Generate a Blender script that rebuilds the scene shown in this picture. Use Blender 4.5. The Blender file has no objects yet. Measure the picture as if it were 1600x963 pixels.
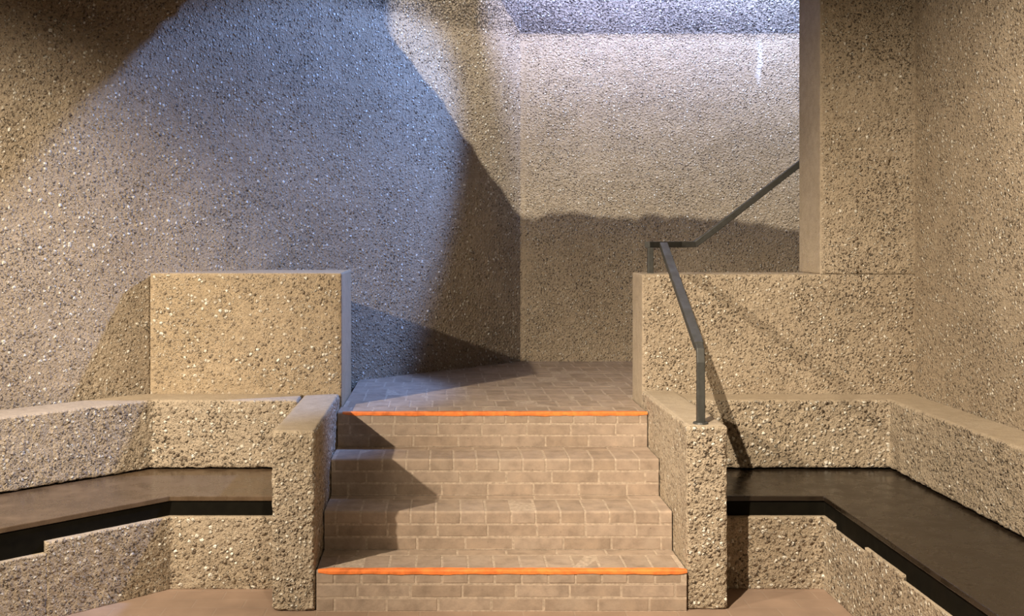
import bpy, bmesh, math, random
from mathutils import Vector, noise

random.seed(7)
COL = bpy.context.scene.collection
scene = bpy.context.scene

# ------------------------------------------------------------------ constants (metres)
EYE = 1.57           # eye height above the lower floor
FOC = 1717.0         # focal length in px of the 1600 px wide frame
LAND = 0.69          # landing height
RISE = LAND / 4
TREAD = 0.30
Y0 = 4.60            # first riser
YL = Y0 + 3 * TREAD  # top riser / landing nosing
XL, XR = -0.545, 1.015
YP = 5.69            # face of the parapets and the pillar
CORNER = Vector((0.528, 7.75))
SL = 0.96            # plan slope of the oblique left wall


def wall_y(x):
    return CORNER.y + SL * (x - CORNER.x)


# ------------------------------------------------------------------ node helpers
def new_mat(name):
    m = bpy.data.materials.new(name)
    m.use_nodes = True
    nt = m.node_tree
    nt.nodes.clear()
    out = nt.nodes.new('ShaderNodeOutputMaterial')
    b = nt.nodes.new('ShaderNodeBsdfPrincipled')
    nt.links.new(b.outputs[0], out.inputs[0])
    return m, nt, b


class NG:
    def __init__(s, nt):
        s.nt = nt

    def n(s, t, **kw):
        nd = s.nt.nodes.new(t)
        for k, v in kw.items():
            setattr(nd, k, v)
        return nd

    def put(s, sock, v):
        if hasattr(v, 'is_linked') or isinstance(v, bpy.types.NodeSocket):
            s.nt.links.new(v, sock)
        else:
            sock.default_value = v

    def math(s, op, a, b=0.0, c=0.0, clamp=False):
        nd = s.n('ShaderNodeMath', operation=op, use_clamp=clamp)
        s.put(nd.inputs[0], a)
        s.put(nd.inputs[1], b)
        s.put(nd.inputs[2], c)
        return nd.outputs[0]

    def mix(s, f, a, b, blend='MIX'):
        nd = s.n('ShaderNodeMix', data_type='RGBA', blend_type=blend)
        s.put(nd.inputs[0], f)
        s.put(nd.inputs[6], a)
        s.put(nd.inputs[7], b)
        return nd.outputs[2]

    def rng(s, v, a, b, c=0.0, d=1.0, smooth=True):
        nd = s.n('ShaderNodeMapRange', interpolation_type='SMOOTHSTEP' if smooth else 'LINEAR')
        s.put(nd.inputs[0], v)
        nd.inputs[1].default_value = a
        nd.inputs[2].default_value = b
        nd.inputs[3].default_value = c
        nd.inputs[4].default_value = d
        return nd.outputs[0]

    def noise(s, vec, scale, detail=3.0, rough=0.55):
        nd = s.n('ShaderNodeTexNoise')
        s.put(nd.inputs['Vector'], vec)
        nd.inputs['Scale'].default_value = scale
        nd.inputs['Detail'].default_value = detail
        nd.inputs['Roughness'].default_value = rough
        return nd.outputs['Fac']

    def voro(s, vec, scale, feature='F1'):
        nd = s.n('ShaderNodeTexVoronoi', feature=feature)
        s.put(nd.inputs['Vector'], vec)
        nd.inputs['Scale'].default_value = scale
        return nd

    def ramp(s, f, stops, interp='LINEAR'):
        nd = s.n('ShaderNodeValToRGB')
        cr = nd.color_ramp
        cr.interpolation = interp
        while len(cr.elements) < len(stops):
            cr.elements.new(0.5)
        for e, (p, c) in zip(cr.elements, stops):
            e.position = p
            e.color = (*c, 1)
        s.put(nd.inputs[0], f)
        return nd.outputs[0]


def concrete(name, matrix_a, matrix_b, pebble=62.0, light=0.2, relief=0.010, pits=0.5, crev=62.0, streak=False):
    """Exposed-aggregate concrete.  The float attribute 'smooth' (0..1) marks trowelled tops and arrises."""
    m, nt, b = new_mat(name)
    g = NG(nt)
    pos = g.n('ShaderNodeTexCoord').outputs['Object']
    wob = g.n('ShaderNodeTexNoise')
    g.put(wob.inputs['Vector'], pos)
    wob.inputs['Scale'].default_value = 60.0
    wob.inputs['Detail'].default_value = 2.0
    v1 = g.n('ShaderNodeVectorMath', operation='MULTIPLY_ADD')
    g.put(v1.inputs[0], wob.outputs['Color'])
    v1.inputs[1].default_value = (0.014,) * 3
    g.put(v1.inputs[2], pos)
    p = v1.outputs[0]
    sm = g.n('ShaderNodeAttribute', attribute_name='smooth').outputs['Fac']
    big = g.noise(pos, 1.5, 4.0, 0.6)
    patchy = g.rng(g.noise(pos, 4.5, 3.0), 0.32, 0.66, 0.45, 1.0)
    rough = g.math('MULTIPLY', g.math('SUBTRACT', 1.0, sm, clamp=True), patchy)

    va = g.voro(p, pebble)
    sep = g.n('ShaderNodeSeparateColor')
    g.put(sep.inputs[0], va.outputs['Color'])
    rnd, rnd2 = sep.outputs[0], sep.outputs[1]
    size = g.math('MULTIPLY_ADD', g.math('POWER', rnd2, 1.3), 0.46, 0.18)
    dome = g.math('SUBTRACT', 1.0, g.math('DIVIDE', va.outputs['Distance'], size), clamp=True)
    mask = g.rng(dome, 0.0, 0.3)
    vb = g.voro(p, pebble * 2.1)
    sepb = g.n('ShaderNodeSeparateColor')
    g.put(sepb.inputs[0], vb.outputs['Color'])
    domeb = g.math('SUBTRACT', 1.0, g.math('DIVIDE', vb.outputs['Distance'], 0.42), clamp=True)
    maskb = g.rng(domeb, 0.0, 0.35)

    fine = g.noise(pos, 190.0, 2.0, 0.6)
    mid = g.noise(pos, 21.0, 3.0, 0.6)
    base = g.mix(g.rng(big, 0.35, 0.65), (*matrix_a, 1), (*matrix_b, 1))
    base = g.mix(0.5, base, g.ramp(g.math('MULTIPLY_ADD', fine, 0.55, g.math('MULTIPLY', mid, 0.45)),
                                   [(0.32, (0.5, 0.48, 0.45)), (0.5, (1, 1, 1)), (0.68, (1.4, 1.4, 1.37))]), 'MULTIPLY')
    lo = 1.0 - light
    stone = g.ramp(rnd, [(0.0, (0.13, 0.095, 0.065)), (0.14, (0.22, 0.165, 0.115)), (0.34, (0.32, 0.25, 0.175)),
                         (0.60, (0.40, 0.32, 0.23)), (lo, (0.50, 0.42, 0.32)), (lo + 0.06, (0.74, 0.68, 0.57)),
                         (1.0, (0.88, 0.84, 0.74))])
    stoneb = g.ramp(sepb.outputs[0], [(0.0, (0.15, 0.11, 0.075)), (0.2, (0.28, 0.215, 0.15)), (0.78, (0.40, 0.325, 0.235)),
                                      (0.90, (0.64, 0.58, 0.48)), (1.0, (0.82, 0.78, 0.68))])
    sb = g.math('MULTIPLY', maskb, g.math('MULTIPLY', rough, 0.7))
    sa = g.math('MULTIPLY', mask, rough)
    c = g.mix(sb, base, stoneb)
    c = g.mix(sa, c, stone)
    # voids where a stone fell out: small irregular holes, in patches
    patch = g.rng(g.noise(pos, 3.3, 3.0), 0.30, 0.66, 0.25, 1.0)
    th = g.math('SUBTRACT', 0.74, g.math('MULTIPLY', patch, 0.14 * pits))
    th = g.math('MULTIPLY_ADD', g.math('MINIMUM', sm, 0.0), 0.12, th)
    hn = g.noise(pos, crev, 1.5, 0.5)
    pit = g.math('MULTIPLY', g.math('SUBTRACT', hn, th), 16.0, clamp=True)
    pit = g.math('MULTIPLY', g.math('MINIMUM', pit, 1.0), g.math('SUBTRACT', 1.0, sm, clamp=True))
    c = g.mix(g.math('MULTIPLY', pit, 0.8), c, (0.05, 0.037, 0.025, 1))  # shade inside the holes, mixed in as dark colour
    if streak:   # pale vertical streak high up at the right of the back wall
        sx = g.n('ShaderNodeSeparateXYZ')
        g.put(sx.inputs[0], pos)
        wx = g.math('MULTIPLY_ADD', g.noise(pos, 6.0), 0.10, 2.165)
        dx = g.math('ABSOLUTE', g.math('SUBTRACT', sx.outputs[0], wx))
        s1 = g.math('MULTIPLY', g.rng(dx, 0.0, 0.03, 1.0, 0.0), g.rng(sx.outputs[2], 2.60, 2.75))
        s1 = g.math('MULTIPLY', s1, g.rng(sx.outputs[2], 2.86, 3.0, 1.0, 0.0))
        c = g.mix(g.math('MULTIPLY', s1, 0.6), c, (0.74, 0.73, 0.71, 1))
    g.put(b.inputs['Base Color'], c)
    g.put(b.inputs['Roughness'], g.rng(g.math('MULTIPLY', sa, rnd2), 0.0, 1.0, 0.85, 0.40))
    b.inputs['Specular IOR Level'].default_value = 0.35
    h = g.math('MULTIPLY', g.math('POWER', dome, 0.6), 1.15)
    h = g.math('ADD', h, g.math('MULTIPLY', g.math('POWER', domeb, 0.7), 0.4))
    h = g.math('MULTIPLY', h, patchy)
    h = g.math('SUBTRACT', h, g.math('MULTIPLY', pit, 1.2))
    h = g.math('MULTIPLY_ADD', g.noise(pos, crev * 0.8, 1.5, 0.5), 0.55, h)
    h = g.math('MULTIPLY', h, g.math('SUBTRACT', 1.0, g.math('MULTIPLY', sm, 0.94)))
    h = g.math('MULTIPLY_ADD', fine, 0.12, h)
    bp = g.n('ShaderNodeBump')
    bp.inputs['Strength'].default_value = 1.0
    bp.inputs['Distance'].default_value = relief
    g.put(bp.inputs['Height'], h)
    g.put(b.inputs['Normal'], bp.outputs[0])
    return m


def brick_mat(name, dark=1.0):
    m, nt, b = new_mat(name)
    g = NG(nt)
    pos = g.n('ShaderNodeTexCoord').outputs['Object']
    t = g.n('ShaderNodeAttribute', attribute_name='tint').outputs['Fac']
    c = g.ramp(t, [(0.0, (0.300 * dark, 0.225 * dark, 0.166 * dark)), (0.5, (0.330 * dark, 0.249 * dark, 0.187 * dark)),
                   (1.0, (0.355 * dark, 0.272 * dark, 0.208 * dark))])
    n1 = g.noise(pos, 14.0, 4.0, 0.65)
    c = g.mix(0.6, c, g.ramp(n1, [(0.3, (0.58, 0.57, 0.56)), (0.52, (1, 1, 1)), (0.72, (1.3, 1.28, 1.24))]), 'MULTIPLY')
    dust = g.rng(g.noise(pos, 6.0, 3.0), 0.5, 0.72)
    c = g.mix(g.math('MULTIPLY', dust, 0.35), c, (0.40, 0.32, 0.25, 1))
    chip = g.rng(g.noise(pos, 55.0, 2.0), 0.72, 0.78)
    c = g.mix(g.math('MULTIPLY', chip, 0.6), c, (0.11, 0.075, 0.05, 1))
    g.put(b.inputs['Base Color'], c)
    b.inputs['Roughness'].default_value = 0.8
    b.inputs['Specular IOR Level'].default_value = 0.25
    bp = g.n('ShaderNodeBump')
    bp.inputs['Strength'].default_value = 0.5
    bp.inputs['Distance'].default_value = 0.003
    g.put(bp.inputs['Height'], g.math('MULTIPLY_ADD', g.noise(pos, 90.0, 3.0), 0.6, n1))
    g.put(b.inputs['Normal'], bp.outputs[0])
    return m


def plain(name, col, rough, spec=0.4, bump=0.0, scale=40.0, vary=0.25, metallic=0.0):
    m, nt, b = new_mat(name)
    g = NG(nt)
    pos = g.n('ShaderNodeTexCoord').outputs['Object']
    n1 = g.noise(pos, scale, 4.0)
    lo = tuple(x * (1 - vary) for x in col)
    hi = tuple(x * (1 + vary) for x in col)
    g.put(b.inputs['Base Color'], g.ramp(n1, [(0.35, lo), (0.65, hi)]))
    g.put(b.inputs['Roughness'], g.rng(g.noise(pos, scale * 0.3, 3.0), 0.3, 0.7, rough * 0.8, rough * 1.25))
    b.inputs['Specular IOR Level'].default_value = spec
    b.inputs['Metallic'].default_value = metallic
    if bump:
        bp = g.n('ShaderNodeBump')
        bp.inputs['Strength'].default_value = 0.5
        bp.inputs['Distance'].default_value = bump
        g.put(bp.inputs['Height'], n1)
        g.put(b.inputs['Normal'], bp.outputs[0])
    return m


def seat_mat(name, k):
    """dark polished timber, faint grain along the boards"""
    m, nt, b = new_mat(name)
    g = NG(nt)
    pos = g.n('ShaderNodeTexCoord').outputs['Object']
    n1 = g.noise(pos, 9.0, 5.0, 0.65)
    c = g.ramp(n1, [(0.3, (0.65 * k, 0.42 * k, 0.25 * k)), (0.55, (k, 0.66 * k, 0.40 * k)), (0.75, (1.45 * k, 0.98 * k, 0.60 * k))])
    speck = g.rng(g.voro(pos, 30.0).outputs['Distance'], 0.03, 0.05, 1.0, 0.0)
    few = g.math('GREATER_THAN', g.noise(pos, 11.0, 1.0), 0.68)
    c = g.mix(g.math('MULTIPLY', speck, few), c, (0.5, 0.47, 0.4, 1))
    g.put(b.inputs['Base Color'], c)
    g.put(b.inputs['Roughness'], g.rng(n1, 0.3, 0.7, 0.20, 0.36))
    b.inputs['Specular IOR Level'].default_value = 0.5
    bp = g.n('ShaderNodeBump')
    bp.inputs['Strength'].default_value = 0.25
    bp.inputs['Distance'].default_value = 0.002
    g.put(bp.inputs['Height'], g.noise(pos, 16.0, 4.0))
    g.put(b.inputs['Normal'], bp.outputs[0])
    return m


def floor_mat():
    m, nt, b = new_mat('worn_red_brick_floor')
    g = NG(nt)
    pos = g.n('ShaderNodeTexCoord').outputs['Object']
    br = g.n('ShaderNodeTexBrick')
    g.put(br.inputs['Vector'], pos)
    br.inputs['Color1'].default_value = (0.30, 0.205, 0.148, 1)
    br.inputs['Color2'].default_value = (0.275, 0.188, 0.135, 1)
    br.inputs['Mortar'].default_value = (0.30, 0.215, 0.16, 1)
    br.inputs['Scale'].default_value = 1.0
    br.inputs['Mortar Size'].default_value = 0.004
    br.inputs['Mortar Smooth'].default_value = 0.4
    br.inputs['Brick Width'].default_value = 0.215
    br.inputs['Row Height'].default_value = 0.108
    n1 = g.noise(pos, 5.0, 4.0)
    c = g.mix(0.6, br.outputs['Color'], g.ramp(n1, [(0.3, (0.7, 0.7, 0.7)), (0.7, (1.25, 1.25, 1.25))]), 'MULTIPLY')
    g.put(b.inputs['Base Color'], c)
    b.inputs['Roughness'].default_value = 0.6
    bp = g.n('ShaderNodeBump')
    bp.inputs['Strength'].default_value = 0.4
    bp.inputs['Distance'].default_value = 0.002
    g.put(bp.inputs['Height'], g.math('MULTIPLY_ADD', br.outputs['Fac'], -1.0, n1))
    g.put(b.inputs['Normal'], bp.outputs[0])
    return m


TAN_A, TAN_B = (0.325, 0.255, 0.178), (0.375, 0.300, 0.215)
M_WALL = concrete('pebbled_wall_concrete', TAN_A, TAN_B, 56.0, 0.26, 0.013, 0.85, 84.0)
M_BACK = concrete('pebbled_back_wall_concrete', TAN_A, TAN_B, 56.0, 0.26, 0.013, 0.75, 84.0, streak=True)
M_FLAT = concrete('tight_pebbled_concrete', TAN_A, TAN_B, 64.0, 0.17, 0.011, 0.95, 88.0)
M_GOLD = concrete('golden_pebbled_concrete', (0.34, 0.258, 0.165), (0.39, 0.30, 0.20), 56.0, 0.32, 0.012, 0.65, 84.0)
M_RUGGED = concrete('rugged_aggregate_concrete', (0.335, 0.265, 0.185), (0.385, 0.31, 0.225), 52.0, 0.30, 0.014, 0.95, 88.0)
M_BRICK = brick_mat('brown_grey_brick')
M_MORTAR = plain('pale_mortar', (0.40, 0.315, 0.24), 0.9, 0.2, 0.002, 60.0, 0.2)
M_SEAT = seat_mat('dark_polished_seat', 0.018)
M_SEAT_LIT = seat_mat('brown_lit_seat', 0.11)  # lighter left-seat copy; light and reflection partly put into its brown
M_FLOOR = floor_mat()
M_GAP_SHADE = plain('black_gap_shade', (0.006, 0.005, 0.003), 0.75, 0.08, 0.0, 20.0, 0.2)  # black stands in for the shade of the gap under the seat
M_STEEL = plain('grey_green_painted_steel', (0.046, 0.045, 0.040), 0.5, 0.4, 0.0008, 50.0, 0.15)
M_PAINT = plain('worn_orange_paint', (0.78, 0.20, 0.045), 0.65, 0.3, 0.001, 26.0, 0.22)


# ------------------------------------------------------------------ mesh helpers
def link(name, me, parent=None):
    o = bpy.data.objects.new(name, me)
    COL.objects.link(o)
    if parent:
        o.parent = parent
    return o


def thing(name, label, cat, mesh=None, group=None):
    o = bpy.data.objects.new(name, mesh)
    COL.objects.link(o)
    o['label'] = label
    o['category'] = cat
    o['kind'] = 'thing'
    if group:
        o['group'] = group
    return o


def prism(bm, pts, z0, z1):
    """closed prism over a plan polygon (counter-clockwise)"""
    lo = [bm.verts.new((x, y, z0)) for x, y in pts]
    hi = [bm.verts.new((x, y, z1)) for x, y in pts]
    n = len(pts)
    bm.faces.new(list(reversed(lo)))
    bm.faces.new(hi)
    for i in range(n):
        j = (i + 1) % n
        bm.faces.new((lo[i], lo[j], hi[j], hi[i]))


def box(bm, x0, x1, y0, y1, z0, z1):
    prism(bm, [(x0, y0), (x1, y0), (x1, y1), (x0, y1)], z0, z1)


def slice_axis(bm, ax, step, lo, hi, off=0.00371):
    n = [0, 0, 0]
    n[ax] = 1
    k = math.floor(lo / step)
    while k * step + off < hi:
        c = k * step + off
        if lo + 1e-4 < c < hi - 1e-4:
            co = [0, 0, 0]
            co[ax] = c
            bmesh.ops.bisect_plane(bm, geom=bm.verts[:] + bm.edges[:] + bm.faces[:], dist=1e-5, plane_co=co, plane_no=n)
        k += 1


def rough_mesh(name, bm, mat, step=0.014, amp=0.0045, freq=45.0, bevel=0.012, smooth=None, shift=None,
               smooth_up=True, limits=None, axes=(0, 1, 2), keep=None):
    """bevel, slice into a fine grid and roughen: a cast concrete body with broken arrises.
    smooth(p, n) -> 0..1 marks trowelled parts."""
    bmesh.ops.recalc_face_normals(bm, faces=bm.faces[:])
    if bevel:
        es = [e for e in bm.edges if len(e.link_faces) == 2 and e.calc_face_angle(0) > 0.5
              and not (keep and all(abs(v.co.z - keep) < 0.003 for v in e.verts))]
        bmesh.ops.bevel(bm, geom=es, offset=bevel, segments=2, profile=0.5, affect='EDGES')
    for ax in axes:
        cs = [v.co[ax] for v in bm.verts]
        lo, hi = min(cs), max(cs)
        if limits and ax in limits:
            lo, hi = max(lo, limits[ax][0]), min(hi, limits[ax][1])
        slice_axis(bm, ax, step, lo, hi)
    bm.normal_update()
    lay = bm.verts.layers.float.new('smooth')
    moves = []
    for v in bm.verts:
        n = v.normal.copy()
        s = 0.0
        if smooth_up:
            s = min(1.0, max(0.0, (n.z - 0.35) / 0.5))
        if smooth:
            q = smooth(v.co, n)
            s = q if q < 0 else max(s, q)
        v[lay] = s
        a = amp * (1.0 - 0.85 * max(s, 0))
        d = noise.noise_vector(v.co * freq) * a + n * (noise.noise(v.co * freq * 0.31) * a * 0.6)
        moves.append(d)
    for v, d in zip(bm.verts, moves):
        v.co += d
    if shift:
        for v in bm.verts:
            shift(v)
    for f in bm.faces:
        f.smooth = True
    me = bpy.data.meshes.new(name)
    bm.to_mesh(me)
    bm.free()
    me.materials.append(mat)
    return me


def obj_mesh(name, bm, mats):
    me = bpy.data.meshes.new(name)
    bm.to_mesh(me)
    bm.free()
    for m in (mats if isinstance(mats, (list, tuple)) else [mats]):
        me.materials.append(m)
    return me


def structure(name, me):
    o = link(name, me)
    o['kind'] = 'structure'
    return o


# ------------------------------------------------------------------ the room
def oblique(off, x0, x1, thick):
    """plan strip whose face lies `off` in front of the oblique wall line"""
    return [(x0, wall_y(x0) - off), (x1, wall_y(x1) - off), (x1 - thick * 0.7, wall_y(x1) + thick * 0.7), (x0 - thick * 0.7, wall_y(x0) + thick * 0.7)]


def batter(v):
    # the top course leans into the room
    if v.co.z > 2.985:
        k = (v.co.z - 2.985)
        v.co.x += 0.12 * k
        v.co.y -= 0.12 * k


bm = bmesh.new()
prism(bm, oblique(0.0, -4.2, CORNER.x + 0.02, 0.25), -0.0, 4.6)
structure('wall_left', rough_mesh('wall_left', bm, M_WALL, 0.03, 0.004, 40.0, 0.0, smooth_up=False, shift=batter,
                                  smooth=lambda p, n: -min(1.0, (p.z - 2.96) / 0.06) if p.z > 2.96 and p.x > -0.6 else 0.0,
                                  limits={0: (-2.9, 3), 2: (0.6, 3.4), 1: (5, 5.01)}))

bm = bmesh.new()
box(bm, CORNER.x - 0.25, 4.4, 7.75, 8.0, 0.0, 4.6)


def back_smooth(p, n):
    if p.z > 2.96:
        return -min(1.0, (p.z - 2.96) / 0.06)
    return max(0.0, min(0.85, 1 - (p.x - CORNER.x) / 0.05)) if p.x > CORNER.x else 0.0


def batter_back(v):
    if v.co.z > 2.985:
        v.co.y -= 0.17 * (v.co.z - 2.985)


structure('wall_back', rough_mesh('wall_back', bm, M_BACK, 0.03, 0.004, 40.0, 0.0, smooth_up=False, shift=batter_back,
                                  smooth=back_smooth, limits={0: (0.4, 2.9), 2: (0.6, 3.4), 1: (7.8, 7.81)}))

bm = bmesh.new()
box(bm, 2.43, 2.7, 1.2, YP + 0.02, 0.0, 4.6)


def right_smooth(p, n):
    return max(0.0, 0.8 * (1 - (YP - p.y) / 0.04)) if p.y < YP else 0.8


structure('wall_right', rough_mesh('wall_right', bm, M_FLAT, 0.02, 0.0025, 55.0, 0.0, smooth_up=False, smooth=right_smooth,
                                   limits={0: (2.5, 2.51), 1: (3.2, 6), 2: (0.7, 2.9)}))

bm = bmesh.new()
box(bm, -4.5, 2.7, 0.6, 6.3, -0.1, 0.0)
structure('floor', obj_mesh('floor', bm, M_FLOOR))

# unseen beam added over the stair opening (above the frame): its upper edge cuts the light that washes the back wall
bm = bmesh.new()
prism(bm, [(-1.75, 5.72), (1.5, 5.72), (1.94, 5.72), (1.94, 5.98), (1.5, 5.98), (-1.48, 5.98)], 2.95, 4.12)
for v in bm.verts:
    if v.co.z > 4 and v.co.x > 1.9:
        v.co.z -= 0.075
structure('cutoff_beam', rough_mesh('cutoff_beam', bm, M_WALL, 0.03, 0.016, 19.0, 0.0, smooth_up=False))


# unseen tray, added to keep the blue strip light off the landing
bm = bmesh.new()
prof = [(7.10, 3.95), (7.10, 3.68), (7.292, 3.68), (7.292, 3.685), (7.105, 3.685), (7.105, 3.95)]
ra = [bm.verts.new((0.18, y, z)) for y, z in prof]
rb = [bm.verts.new((2.70, y, z)) for y, z in prof]
for i in range(6):
    j = (i + 1) % 6
    bm.faces.new((ra[i], ra[j], rb[j], rb[i]))
bm.faces.new(ra[::-1])
bm.faces.new(rb)
for bx in (0.4, 1.5, 2.6):       # brackets back to the wall
    box(bm, bx, bx + 0.02, 7.10, 7.62, 3.94, 3.955)
bmesh.ops.recalc_face_normals(bm, faces=bm.faces[:])
o = link('spill_shield_1', obj_mesh('spill_shield_1', bm, M_STEEL))
o['kind'] = 'structure'


# ------------------------------------------------------------------ brick stair
def round_nose(b2, y, z):
    es = [e for e in b2.edges if all(abs(v.co.y - y) < 1e-5 and abs(v.co.z - z) < 1e-5 for v in e.verts)]
    bmesh.ops.bevel(b2, geom=es, offset=0.011, segments=4, profile=0.5, affect='EDGES')


XS0, XS1 = XL + 0.005, XR - 0.005


class Bricks:
    def __init__(s):
        s.bm = bmesh.new()
        s.tint = s.bm.faces.layers.float.new('tint')

    def brick(s, x0, x1, y0, y1, z0, z1, nose=False, wob=0.0008):
        b2 = bmesh.new()
        box(b2, x0, x1, y0, y1, z0, z1)
        bmesh.ops.recalc_face_normals(b2, faces=b2.faces[:])
        if nose:
            round_nose(b2, y0, z1)
        bmesh.ops.bevel(b2, geom=[e for e in b2.edges if e.calc_face_angle(0) > 0.8], offset=0.0022, segments=2, profile=0.5, affect='EDGES')
        t = random.random()
        dx, dy, dz = (random.uniform(-wob, wob) for _ in range(3))
        vm = {}
        for v in b2.verts:
            vm[v] = s.bm.verts.new((v.co.x + dx, v.co.y + dy, v.co.z + dz + random.uniform(-0.0004, 0.0004)))
        for f in b2.faces:
            nf = s.bm.faces.new([vm[v] for v in f.verts])
            nf[s.tint] = t
            nf.smooth = False
        b2.free()

    def mortar(s, x0, x1, y0, y1, z0, z1, nose=False):
        b2 = bmesh.new()
        box(b2, x0, x1, y0, y1, z0, z1)
        if nose:
            round_nose(b2, y0, z1)
        vm = {v: s.bm.verts.new(v.co) for v in b2.verts}
        for f in b2.faces:
            s.bm.faces.new([vm[v] for v in f.verts]).material_index = 1
        b2.free()

    def mesh(s, name):
        bmesh.ops.recalc_face_normals(s.bm, faces=s.bm.faces[:])
        return obj_mesh(name, s.bm, [M_BRICK, M_MORTAR])


J = 0.008           # joint
HB = 0.1115         # header pitch


def course(B, x0, x1, y0, y1, z0, z1, pitch, start, nose=False):
    x = x0 - start
    while x < x1 - 0.01:
        w = pitch * random.uniform(0.97, 1.03)
        a, c = max(x, x0), min(x + w - J, x1)
        if c - a > 0.02:
            B.brick(a, c, y0, y1, z0, z1, nose)
        x += w


def step_mesh(i):
    """step i (1..3): riser of two stretcher courses under a header nosing"""
    B = Bricks()
    y0 = Y0 + (i - 1) * TREAD
    zb, zt = (i - 1) * RISE, i * RISE
    x0, x1 = XS0, XS1
    h = RISE / 3
    course(B, x0, x1, y0 + 0.0005, y0 + 0.10, zb + 0.003, zb + h - J * 0.5, 0.221, 0.11 * (i % 2) + 0.03)
    course(B, x0, x1, y0 + 0.0005, y0 + 0.10, zb + h + J * 0.5, zb + 2 * h - J * 0.5, 0.221, 0.11 * ((i + 1) % 2) + 0.05)
    course(B, x0, x1, y0, y0 + 0.215, zb + 2 * h + J * 0.5, zt, HB, 0.03 * i, True)
    course(B, x0, x1, y0 + 0.223, y0 + TREAD, zb + 2 * h + J * 0.5, zt, 0.221, 0.07 * i)
    B.mortar(x0, x1, y0 + 0.0013, y0 + TREAD, zb, zt - 0.0008, True)
    return B.mesh('step')


def stripe_mesh(y, z, x0, x1, seed):
    """hand-painted band over the nosing, 1 mm proud, uneven along its edges"""
    bm = bmesh.new()
    n = 90
    rows = []
    for k in range(n + 1):
        x = x0 + (x1 - x0) * k / n
        q = noise.noise(Vector((x * 9, seed, 0))) * 0.006 + noise.noise(Vector((x * 31, seed, 3))) * 0.003
        taper = min(1.0, 0.35 + k / 5, 0.5 + (n - k) / 5)
        d1 = (0.030 + q) * taper
        d2 = (0.012 + q * 0.7) * taper
        prof = [(y + d1, z + 0.0002), (y + d1, z + 0.0022), (y + 0.004, z + 0.0022), (y + 0.0005, z + 0.0008), (y - 0.0028, z - 0.004),
                (y - 0.0028, z - 0.004 - d2), (y - 0.0002, z - 0.004 - d2), (y + 0.001, z - 0.004)]
        rows.append([bm.verts.new((x, a, b)) for a, b in prof])
    m = len(rows[0])
    for k in range(n):
        for j in range(m):
            bm.faces.new((rows[k][j], rows[k][(j + 1) % m], rows[k + 1][(j + 1) % m], rows[k + 1][j]))
    bm.faces.new(rows[0])
    bm.faces.new(list(reversed(rows[-1])))
    bmesh.ops.recalc_face_normals(bm, faces=bm.faces[:])
    return obj_mesh('edge_stripe', bm, M_PAINT)


stair = thing('brick_staircase', 'brown brick stair of four risers with orange painted edges, between two pebbled cheek walls', 'stairs')
stair.location = (0, 0, 0)
for i in (1, 2, 3):
    st = link('step', step_mesh(i), stair)
    if i == 1:
        e = link('edge_stripe', stripe_mesh(Y0, RISE, XL + 0.012, XR - 0.004, 1.7), st)
        e['label'] = 'bright orange painted line on the lowest step edge'

# landing with the fourth riser
B = Bricks()
zb, h = 3 * RISE, RISE / 3
course(B, XS0, XS1, YL + 0.0005, YL + 0.10, zb + 0.003, zb + h - J * 0.5, 0.221, 0.06)
course(B, XS0, XS1, YL + 0.0005, YL + 0.10, zb + h + J * 0.5, zb + 2 * h - J * 0.5, 0.221, 0.16)
course(B, XS0, XS1, YL, YP - 0.012, zb + 2 * h + J * 0.5, LAND, HB, 0.05, True)
B.mortar(XS0, XS1, YL + 0.0013, YP - 0.012, zb, LAND - 0.0008, True)
y = YP - 0.012 + J
row = 0
while y < 7.72:
    d = 0.105 if row % 4 == 3 else 0.205
    xa = max(-0.530, CORNER.x - (CORNER.y - y) / SL + 0.01)
    if y < 6.25:
        xa = -0.530
    xb = XS1 if y < 6.02 else 2.9
    course(B, xa, xb, y, min(y + d, 7.745), zb + 2 * h + J * 0.5, LAND, HB if d > 0.2 else 0.221, random.uniform(0, 0.1))
    y += d + J
    row += 1
B.mortar(-0.530, XS1, YP - 0.012, 6.02, zb + 0.03, LAND - 0.0008)
B.mortar(0.5, 2.9, 6.02, 7.74, zb + 0.03, LAND - 0.0008)
n0 = len(B.bm.faces)
prism(B.bm, [(-0.530, 6.02), (0.5, 6.02), (0.5, wall_y(0.5) - 0.02), (-0.530, wall_y(-0.530) - 0.02)], zb + 0.03, LAND - 0.0008)
B.bm.faces.ensure_lookup_table()
for f in B.bm.faces[n0:]:
    f.material_index = 1
land = link('landing', B.mesh('landing'), stair)
e = link('edge_stripe', stripe_mesh(YL, LAND, XL + 0.03, XR - 0.004, 5.1), land)
e['label'] = 'thin orange painted line on the landing edge'

# ------------------------------------------------------------------ cheek walls beside the stair
CH = 0.757


def cheek(name, label, x0, x1, inner_right, top, yf):
    bm = bmesh.new()
    box(bm, x0, x1, yf, YP - 0.007, 0.0, top)

    def sm(p, n):
        # inner face next to the steps is tighter than the broken front
        if not inner_right and n.x < -0.6:
            return 0.45
        return 0.0
    me = rough_mesh(name, bm, M_RUGGED, 0.012, 0.0055, 48.0, 0.014, smooth=sm)
    return thing(name, label, 'cheek wall', me, 'cheek walls flanking the brick stair')


cheek('cheek_wall', 'low pebbled concrete cheek wall on the left of the stair, bare on top', -0.727, XL - 0.001, True, CH, Y0)
cheek('cheek_wall', 'low pebbled concrete cheek wall on the right of the stair, carrying the handrail post', XR + 0.001, 1.187, False, CH + 0.018, Y0 + 0.02)


# ------------------------------------------------------------------ parapets
def edge_fade(d, w):
    return max(0.0, min(1.0, 1.0 - d / w))


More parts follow.
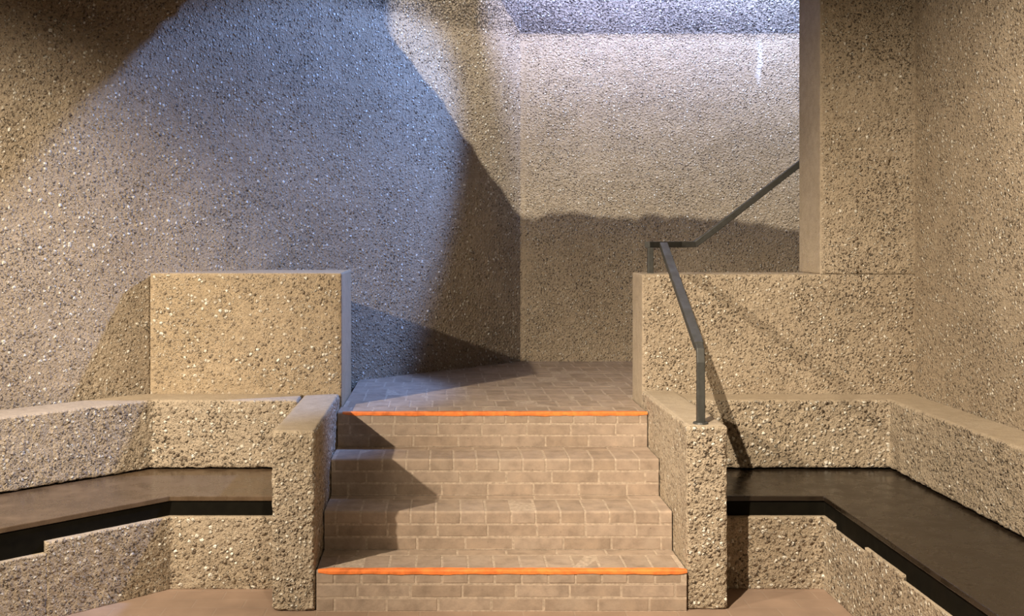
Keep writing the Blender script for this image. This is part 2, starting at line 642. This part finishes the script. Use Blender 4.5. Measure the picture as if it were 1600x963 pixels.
PT = 1.382
bm = bmesh.new()
prism(bm, [(-1.53, YP), (-0.536, YP), (-0.536, 6.25), (-1.30, 6.25), (-1.53, 5.95)], 0.0, PT)


def par_l(p, n):
    s = 1.0 if n.x > 0.6 else 0.0
    if n.y < -0.5:
        s = max(s, 0.7 * edge_fade(p.x + 1.53, 0.045), 0.8 * edge_fade(PT - p.z, 0.025), 0.8 * edge_fade(-0.536 - p.x, 0.02), 0.6 * edge_fade(p.z - CH, 0.05))
    return s


me = rough_mesh('parapet', bm, M_GOLD, 0.018, 0.002, 50.0, 0.008, smooth=par_l, limits={2: (0.7, 2)})
thing('parapet', 'square golden pebbled parapet left of the stair landing, with a smooth blue-lit end', 'parapet', me)

part = thing('partition_wall', 'L-shaped pebbled concrete wall right of the landing: low parapet rising to a tall pillar', 'wall')
bm = bmesh.new()
box(bm, 1.019, 2.45, YP, 5.99, 0.0, PT - 0.006)


def par_r(p, n):
    s = 0.95 if n.x < -0.6 else 0.0
    if n.y < -0.5:
        s = max(s, 0.75 * edge_fade(p.x - 1.019, 0.03), 0.75 * edge_fade(PT - p.z, 0.03) * (1 if p.x < 1.97 else 0), 0.5 * edge_fade(p.z - CH, 0.05))
    return s


link('parapet', rough_mesh('parapet', bm, M_FLAT, 0.018, 0.002, 50.0, 0.008, smooth=par_r, limits={2: (0.7, 2)}), part)
bm = bmesh.new()
box(bm, 1.94, 2.45, YP, 6.03, PT - 0.006, 4.6)
HOLE = Vector((2.31, YP, 1.954))


def pil(p, n):
    s = 0.95 if n.x < -0.6 else 0.0
    if n.y < -0.5:
        s = max(s, 0.8 * edge_fade(p.x - 1.94, 0.025), 0.8 * edge_fade(2.43 - p.x, 0.02))
    return s


def hole(v):
    d = math.hypot(v.co.x - HOLE.x, (v.co.z - HOLE.z) * 0.8)
    if v.co.y < YP + 0.02 and d < 0.017:
        v.co.y += 0.035 * (1 - d / 0.017) ** 0.5


link('pillar', rough_mesh('pillar', bm, M_RUGGED, 0.013, 0.004, 50.0, 0.006, smooth=pil, shift=hole, smooth_up=False,
                          limits={2: (1, 2.9)}), part)

# ------------------------------------------------------------------ benches
YB = 5.47      # backrest face
YS = 4.91      # seat front
YPL = 4.895     # plinth front
SEAT, UNDER = 0.41, 0.322
KB, KS, KP = -1.465, -1.231, -1.225      # left kinks (X)


def run45(kx, ky, length):
    return (kx - length, ky - length)


XCL = -0.727 - 0.010    # bench ends against the left cheek wall
LEN = 1.75

bench = thing('bench', 'dark polished bench on a pebbled plinth left of the stair, bending obliquely', 'bench', group='benches beside the stair')
bl = run45(KB, YB, LEN)
pts = [(XCL, YB), (XCL, YP - 0.007), (-1.58, YP - 0.007), (KB - LEN - 0.12, YB - LEN + 0.17), bl, (KB, YB)]
pts = pts[::-1]


def ccw(p):
    a = sum(p[i][0] * p[(i + 1) % len(p)][1] - p[(i + 1) % len(p)][0] * p[i][1] for i in range(len(p)))
    return p if a > 0 else p[::-1]


bm = bmesh.new()
prism(bm, ccw(pts), SEAT + 0.008, CH)
link('backrest', rough_mesh('backrest', bm, M_RUGGED, 0.014, 0.0055, 45.0, 0.010, limits={1: (4.2, 6)}), bench)


def slab(pts, z0, z1, mat, name, parent):
    bm = bmesh.new()
    prism(bm, ccw(pts), z0, z1)
    bmesh.ops.recalc_face_normals(bm, faces=bm.faces[:])
    bmesh.ops.bevel(bm, geom=[e for e in bm.edges if e.calc_face_angle(0) > 0.5], offset=0.003, segments=2, profile=0.5, affect='EDGES')
    return link(name, obj_mesh(name, bm, mat), parent)


sl = run45(KS, YS, LEN)
bb = run45(KB, YB, LEN)
slab([(XCL, YS), (XCL, YB + 0.06), (KB - 0.03, YB + 0.06), (bb[0] - 0.04, bb[1] + 0.05), (sl[0], sl[1]), (KS, YS)], SEAT - 0.022, SEAT, M_SEAT_LIT, 'seat', bench)

FG = 0.008   # black strip painting the shaded gap under the seat, this far behind its edge
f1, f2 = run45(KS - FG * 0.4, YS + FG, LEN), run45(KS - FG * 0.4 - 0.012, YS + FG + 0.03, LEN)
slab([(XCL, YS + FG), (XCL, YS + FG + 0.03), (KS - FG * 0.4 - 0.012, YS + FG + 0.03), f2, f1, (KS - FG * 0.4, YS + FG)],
     0.262, SEAT - 0.023, M_GAP_SHADE, 'under_seat_shade', bench)

# plinth: wall under the seat with dark vent slots cut in its upper edge
pl = run45(KP, YPL, LEN)
q = run45(KP, YPL, 0.405)       # slot starts here
t = 0.18
lowl, lowr = UNDER - 0.045, UNDER - 0.022
q2 = (q[0] - 0.13, q[1] + 0.13)
bm = bmesh.new()
prism(bm, ccw([(XCL, YPL), (XCL, YPL + t), (KP - 0.07, YPL + t), q2, q, (KP, YPL)]), 0.0, UNDER)
prism(bm, ccw([q, q2, (pl[0] - 0.13, pl[1] + 0.13), pl]), 0.0, lowl)
link('plinth', rough_mesh('plinth', bm, M_RUGGED, 0.014, 0.004, 45.0, 0.0, limits={1: (3.9, 6)}), bench)

# right bench: along the parapet, then square along the right wall
XCR = 1.187 + 0.010
XB, XS, XP_ = 2.21, 1.69, 1.685
YE = 2.6
bench2 = thing('bench', 'dark polished bench on a pebbled plinth right of the stair, below the right wall', 'bench', group='benches beside the stair')
bm = bmesh.new()
prism(bm, ccw([(XCR, YB), (XB, YB), (XB, YE), (2.423, YE), (2.423, YP - 0.007), (XCR, YP - 0.007)]), SEAT + 0.008, CH)
link('backrest', rough_mesh('backrest', bm, M_RUGGED, 0.014, 0.0055, 45.0, 0.010, limits={1: (3.4, 6)}), bench2)
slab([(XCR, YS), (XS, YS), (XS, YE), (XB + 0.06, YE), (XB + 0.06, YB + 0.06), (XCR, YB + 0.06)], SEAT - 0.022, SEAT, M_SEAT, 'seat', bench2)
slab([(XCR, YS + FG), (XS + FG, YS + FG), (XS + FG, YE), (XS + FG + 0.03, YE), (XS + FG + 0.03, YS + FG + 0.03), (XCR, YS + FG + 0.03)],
     0.262, SEAT - 0.023, M_GAP_SHADE, 'under_seat_shade', bench2)
bm = bmesh.new()
prism(bm, ccw([(XCR, YPL), (XP_, YPL), (XP_, 4.77), (XP_ + t, 4.77), (XP_ + t, YPL + t), (XCR, YPL + t)]), 0.0, UNDER)
for ya, yb, zt in ((4.77, 4.417, lowr), (4.417, 4.052, UNDER), (4.052, 3.5, lowr), (3.5, YE, UNDER)):
    box(bm, XP_, XP_ + t, yb, ya, 0.0, zt)
link('plinth', rough_mesh('plinth', bm, M_RUGGED, 0.014, 0.004, 45.0, 0.0, limits={1: (3.7, 6)}), bench2)


# ------------------------------------------------------------------ handrail
def bar(path, w, h, name, parent, mat=M_STEEL):
    """rectangular bar swept along a path; w across (horizontal), h the other way"""
    bm = bmesh.new()
    rings = []
    P = [Vector(p) for p in path]
    for i, p in enumerate(P):
        if i == 0:
            d = P[1] - P[0]
        elif i == len(P) - 1:
            d = P[-1] - P[-2]
        else:
            d = (P[i] - P[i - 1]).normalized() + (P[i + 1] - P[i]).normalized()
        d.normalize()
        side = d.cross(Vector((0, 0, 1)))
        if side.length < 0.05:
            side = Vector((1, 0, 0))
        side.normalize()
        up = side.cross(d).normalized()
        rings.append([bm.verts.new(p + side * a * w / 2 + up * b * h / 2) for a, b in ((-1, -1), (1, -1), (1, 1), (-1, 1))])
    for r0, r1 in zip(rings, rings[1:]):
        for j in range(4):
            bm.faces.new((r0[j], r0[(j + 1) % 4], r1[(j + 1) % 4], r1[j]))
    bm.faces.new(rings[0][::-1])
    bm.faces.new(rings[-1])
    bmesh.ops.recalc_face_normals(bm, faces=bm.faces[:])
    long = [e for e in bm.edges if e.calc_face_angle(0) > 0.6]
    bmesh.ops.bevel(bm, geom=long, offset=0.004, segments=2, profile=0.5, affect='EDGES')
    return link(name, obj_mesh(name, bm, mat), parent)


rail = thing('handrail', 'grey steel bar handrail bending down to a short post on the right cheek wall', 'handrail')
RB = Vector((1.085, 4.672, 1.085))
RT = Vector((1.165, 5.87, 1.525))
u = (RT - RB).normalized()
bar([(1.085, 4.672, CH + 0.016), (1.085, 4.672, RB.z - 0.05), RB + Vector((0.001, 0.012, 0.0)), RB + u * 0.06], 0.034, 0.030, 'post', rail)
bar([RB + u * 0.05, RT], 0.042, 0.034, 'sloping_rail', rail)
bar([(1.075, 5.86, 1.527), (1.30, 6.10, 1.527), (1.39, 6.14, 1.527), (1.46, 6.14, 1.575), (2.6, 6.14, 2.46)], 0.034, 0.034, 'stair_rail', rail)
bar([(1.093, 5.86, PT - 0.012), (1.093, 5.86, 1.512)], 0.030, 0.030, 'post', rail)
bm = bmesh.new()
bmesh.ops.create_cone(bm, cap_ends=True, segments=20, radius1=0.034, radius2=0.030, depth=0.008)
bmesh.ops.translate(bm, verts=bm.verts, vec=(1.085, 4.672, CH + 0.021))
link('base_plate', obj_mesh('base_plate', bm, M_STEEL), rail)


# ------------------------------------------------------------------ light
def spot(name, loc, aim, power, col, angle, blend, radius):
    L = bpy.data.lights.new(name, 'SPOT')
    L.energy = power
    L.color = col
    L.spot_size = math.radians(angle)
    L.spot_blend = blend
    L.shadow_soft_size = radius
    o = bpy.data.objects.new(name, L)
    o.location = loc
    o.rotation_euler = (Vector(aim) - Vector(loc)).to_track_quat('-Z', 'Y').to_euler()
    COL.objects.link(o)
    return o


WARM = (1.0, 0.86, 0.67)
spot('spot_stair', (-4.1, 1.45, 3.55), (-0.4, 5.6, 0.6), 2050, WARM, 42, 0.9, 0.05)
spot('spot_bench', (-0.5, 1.9, 3.8), (2.2, 4.55, 0.45), 1650, WARM, 68, 0.95, 0.02)
spot('spot_left', (0.1, 1.9, 3.4), (-2.1, 4.8, 0.95), 800, WARM, 50, 0.95, 0.02)
spot('spot_upper_wall', (1.0, 3.6, 7.35), (1.0, 7.75, 2.65), 2600, (1.0, 0.94, 0.82), 30, 0.15, 0.02)
spot('spot_blue', (2.2, 6.8, 4.23), (-0.76, 6.28, 1.78), 1200, (0.23, 0.42, 1.0), 40.5, 0.4, 0.08)
spot('spot_blue_top', (2.45, 7.28, 3.75), (2.3, 7.75, 2.9), 80, (0.30, 0.50, 1.0), 120, 0.6, 0.01)
L = bpy.data.lights.new('blue_fill_strip', 'AREA')  # unseen strip light added to spread blue along the top band
L.shape = 'RECTANGLE'
L.size, L.size_y = 2.4, 0.03
L.energy = 150
L.color = (0.40, 0.50, 1.0)
o = bpy.data.objects.new('blue_fill_strip', L)
o.location = (1.42, 7.27, 3.76)
o.rotation_euler = (math.radians(75), 0, 0)
COL.objects.link(o)

w = bpy.data.worlds.new('World')
w.use_nodes = True
w.node_tree.nodes['Background'].inputs[0].default_value = (1.0, 0.78, 0.55, 1)
w.node_tree.nodes['Background'].inputs[1].default_value = 0.022
scene.world = w

# ------------------------------------------------------------------ camera
cam = bpy.data.cameras.new('Camera')
co = bpy.data.objects.new('Camera', cam)
COL.objects.link(co)
co.location = (0, 0, EYE)
co.rotation_euler = (math.pi / 2, 0, 0)
cam.sensor_width = 36.0
cam.lens = FOC / 1600 * 36.0
cam.shift_x = (800 - 696) / 1600
cam.shift_y = -(481.5 - 370) / 1600
cam.clip_start = 0.05
scene.camera = co

vs = scene.view_settings
vs.view_transform = 'Standard'
vs.look = 'None'
vs.gamma = 1.0
vs.exposure = 0.0
vs.use_curve_mapping = False
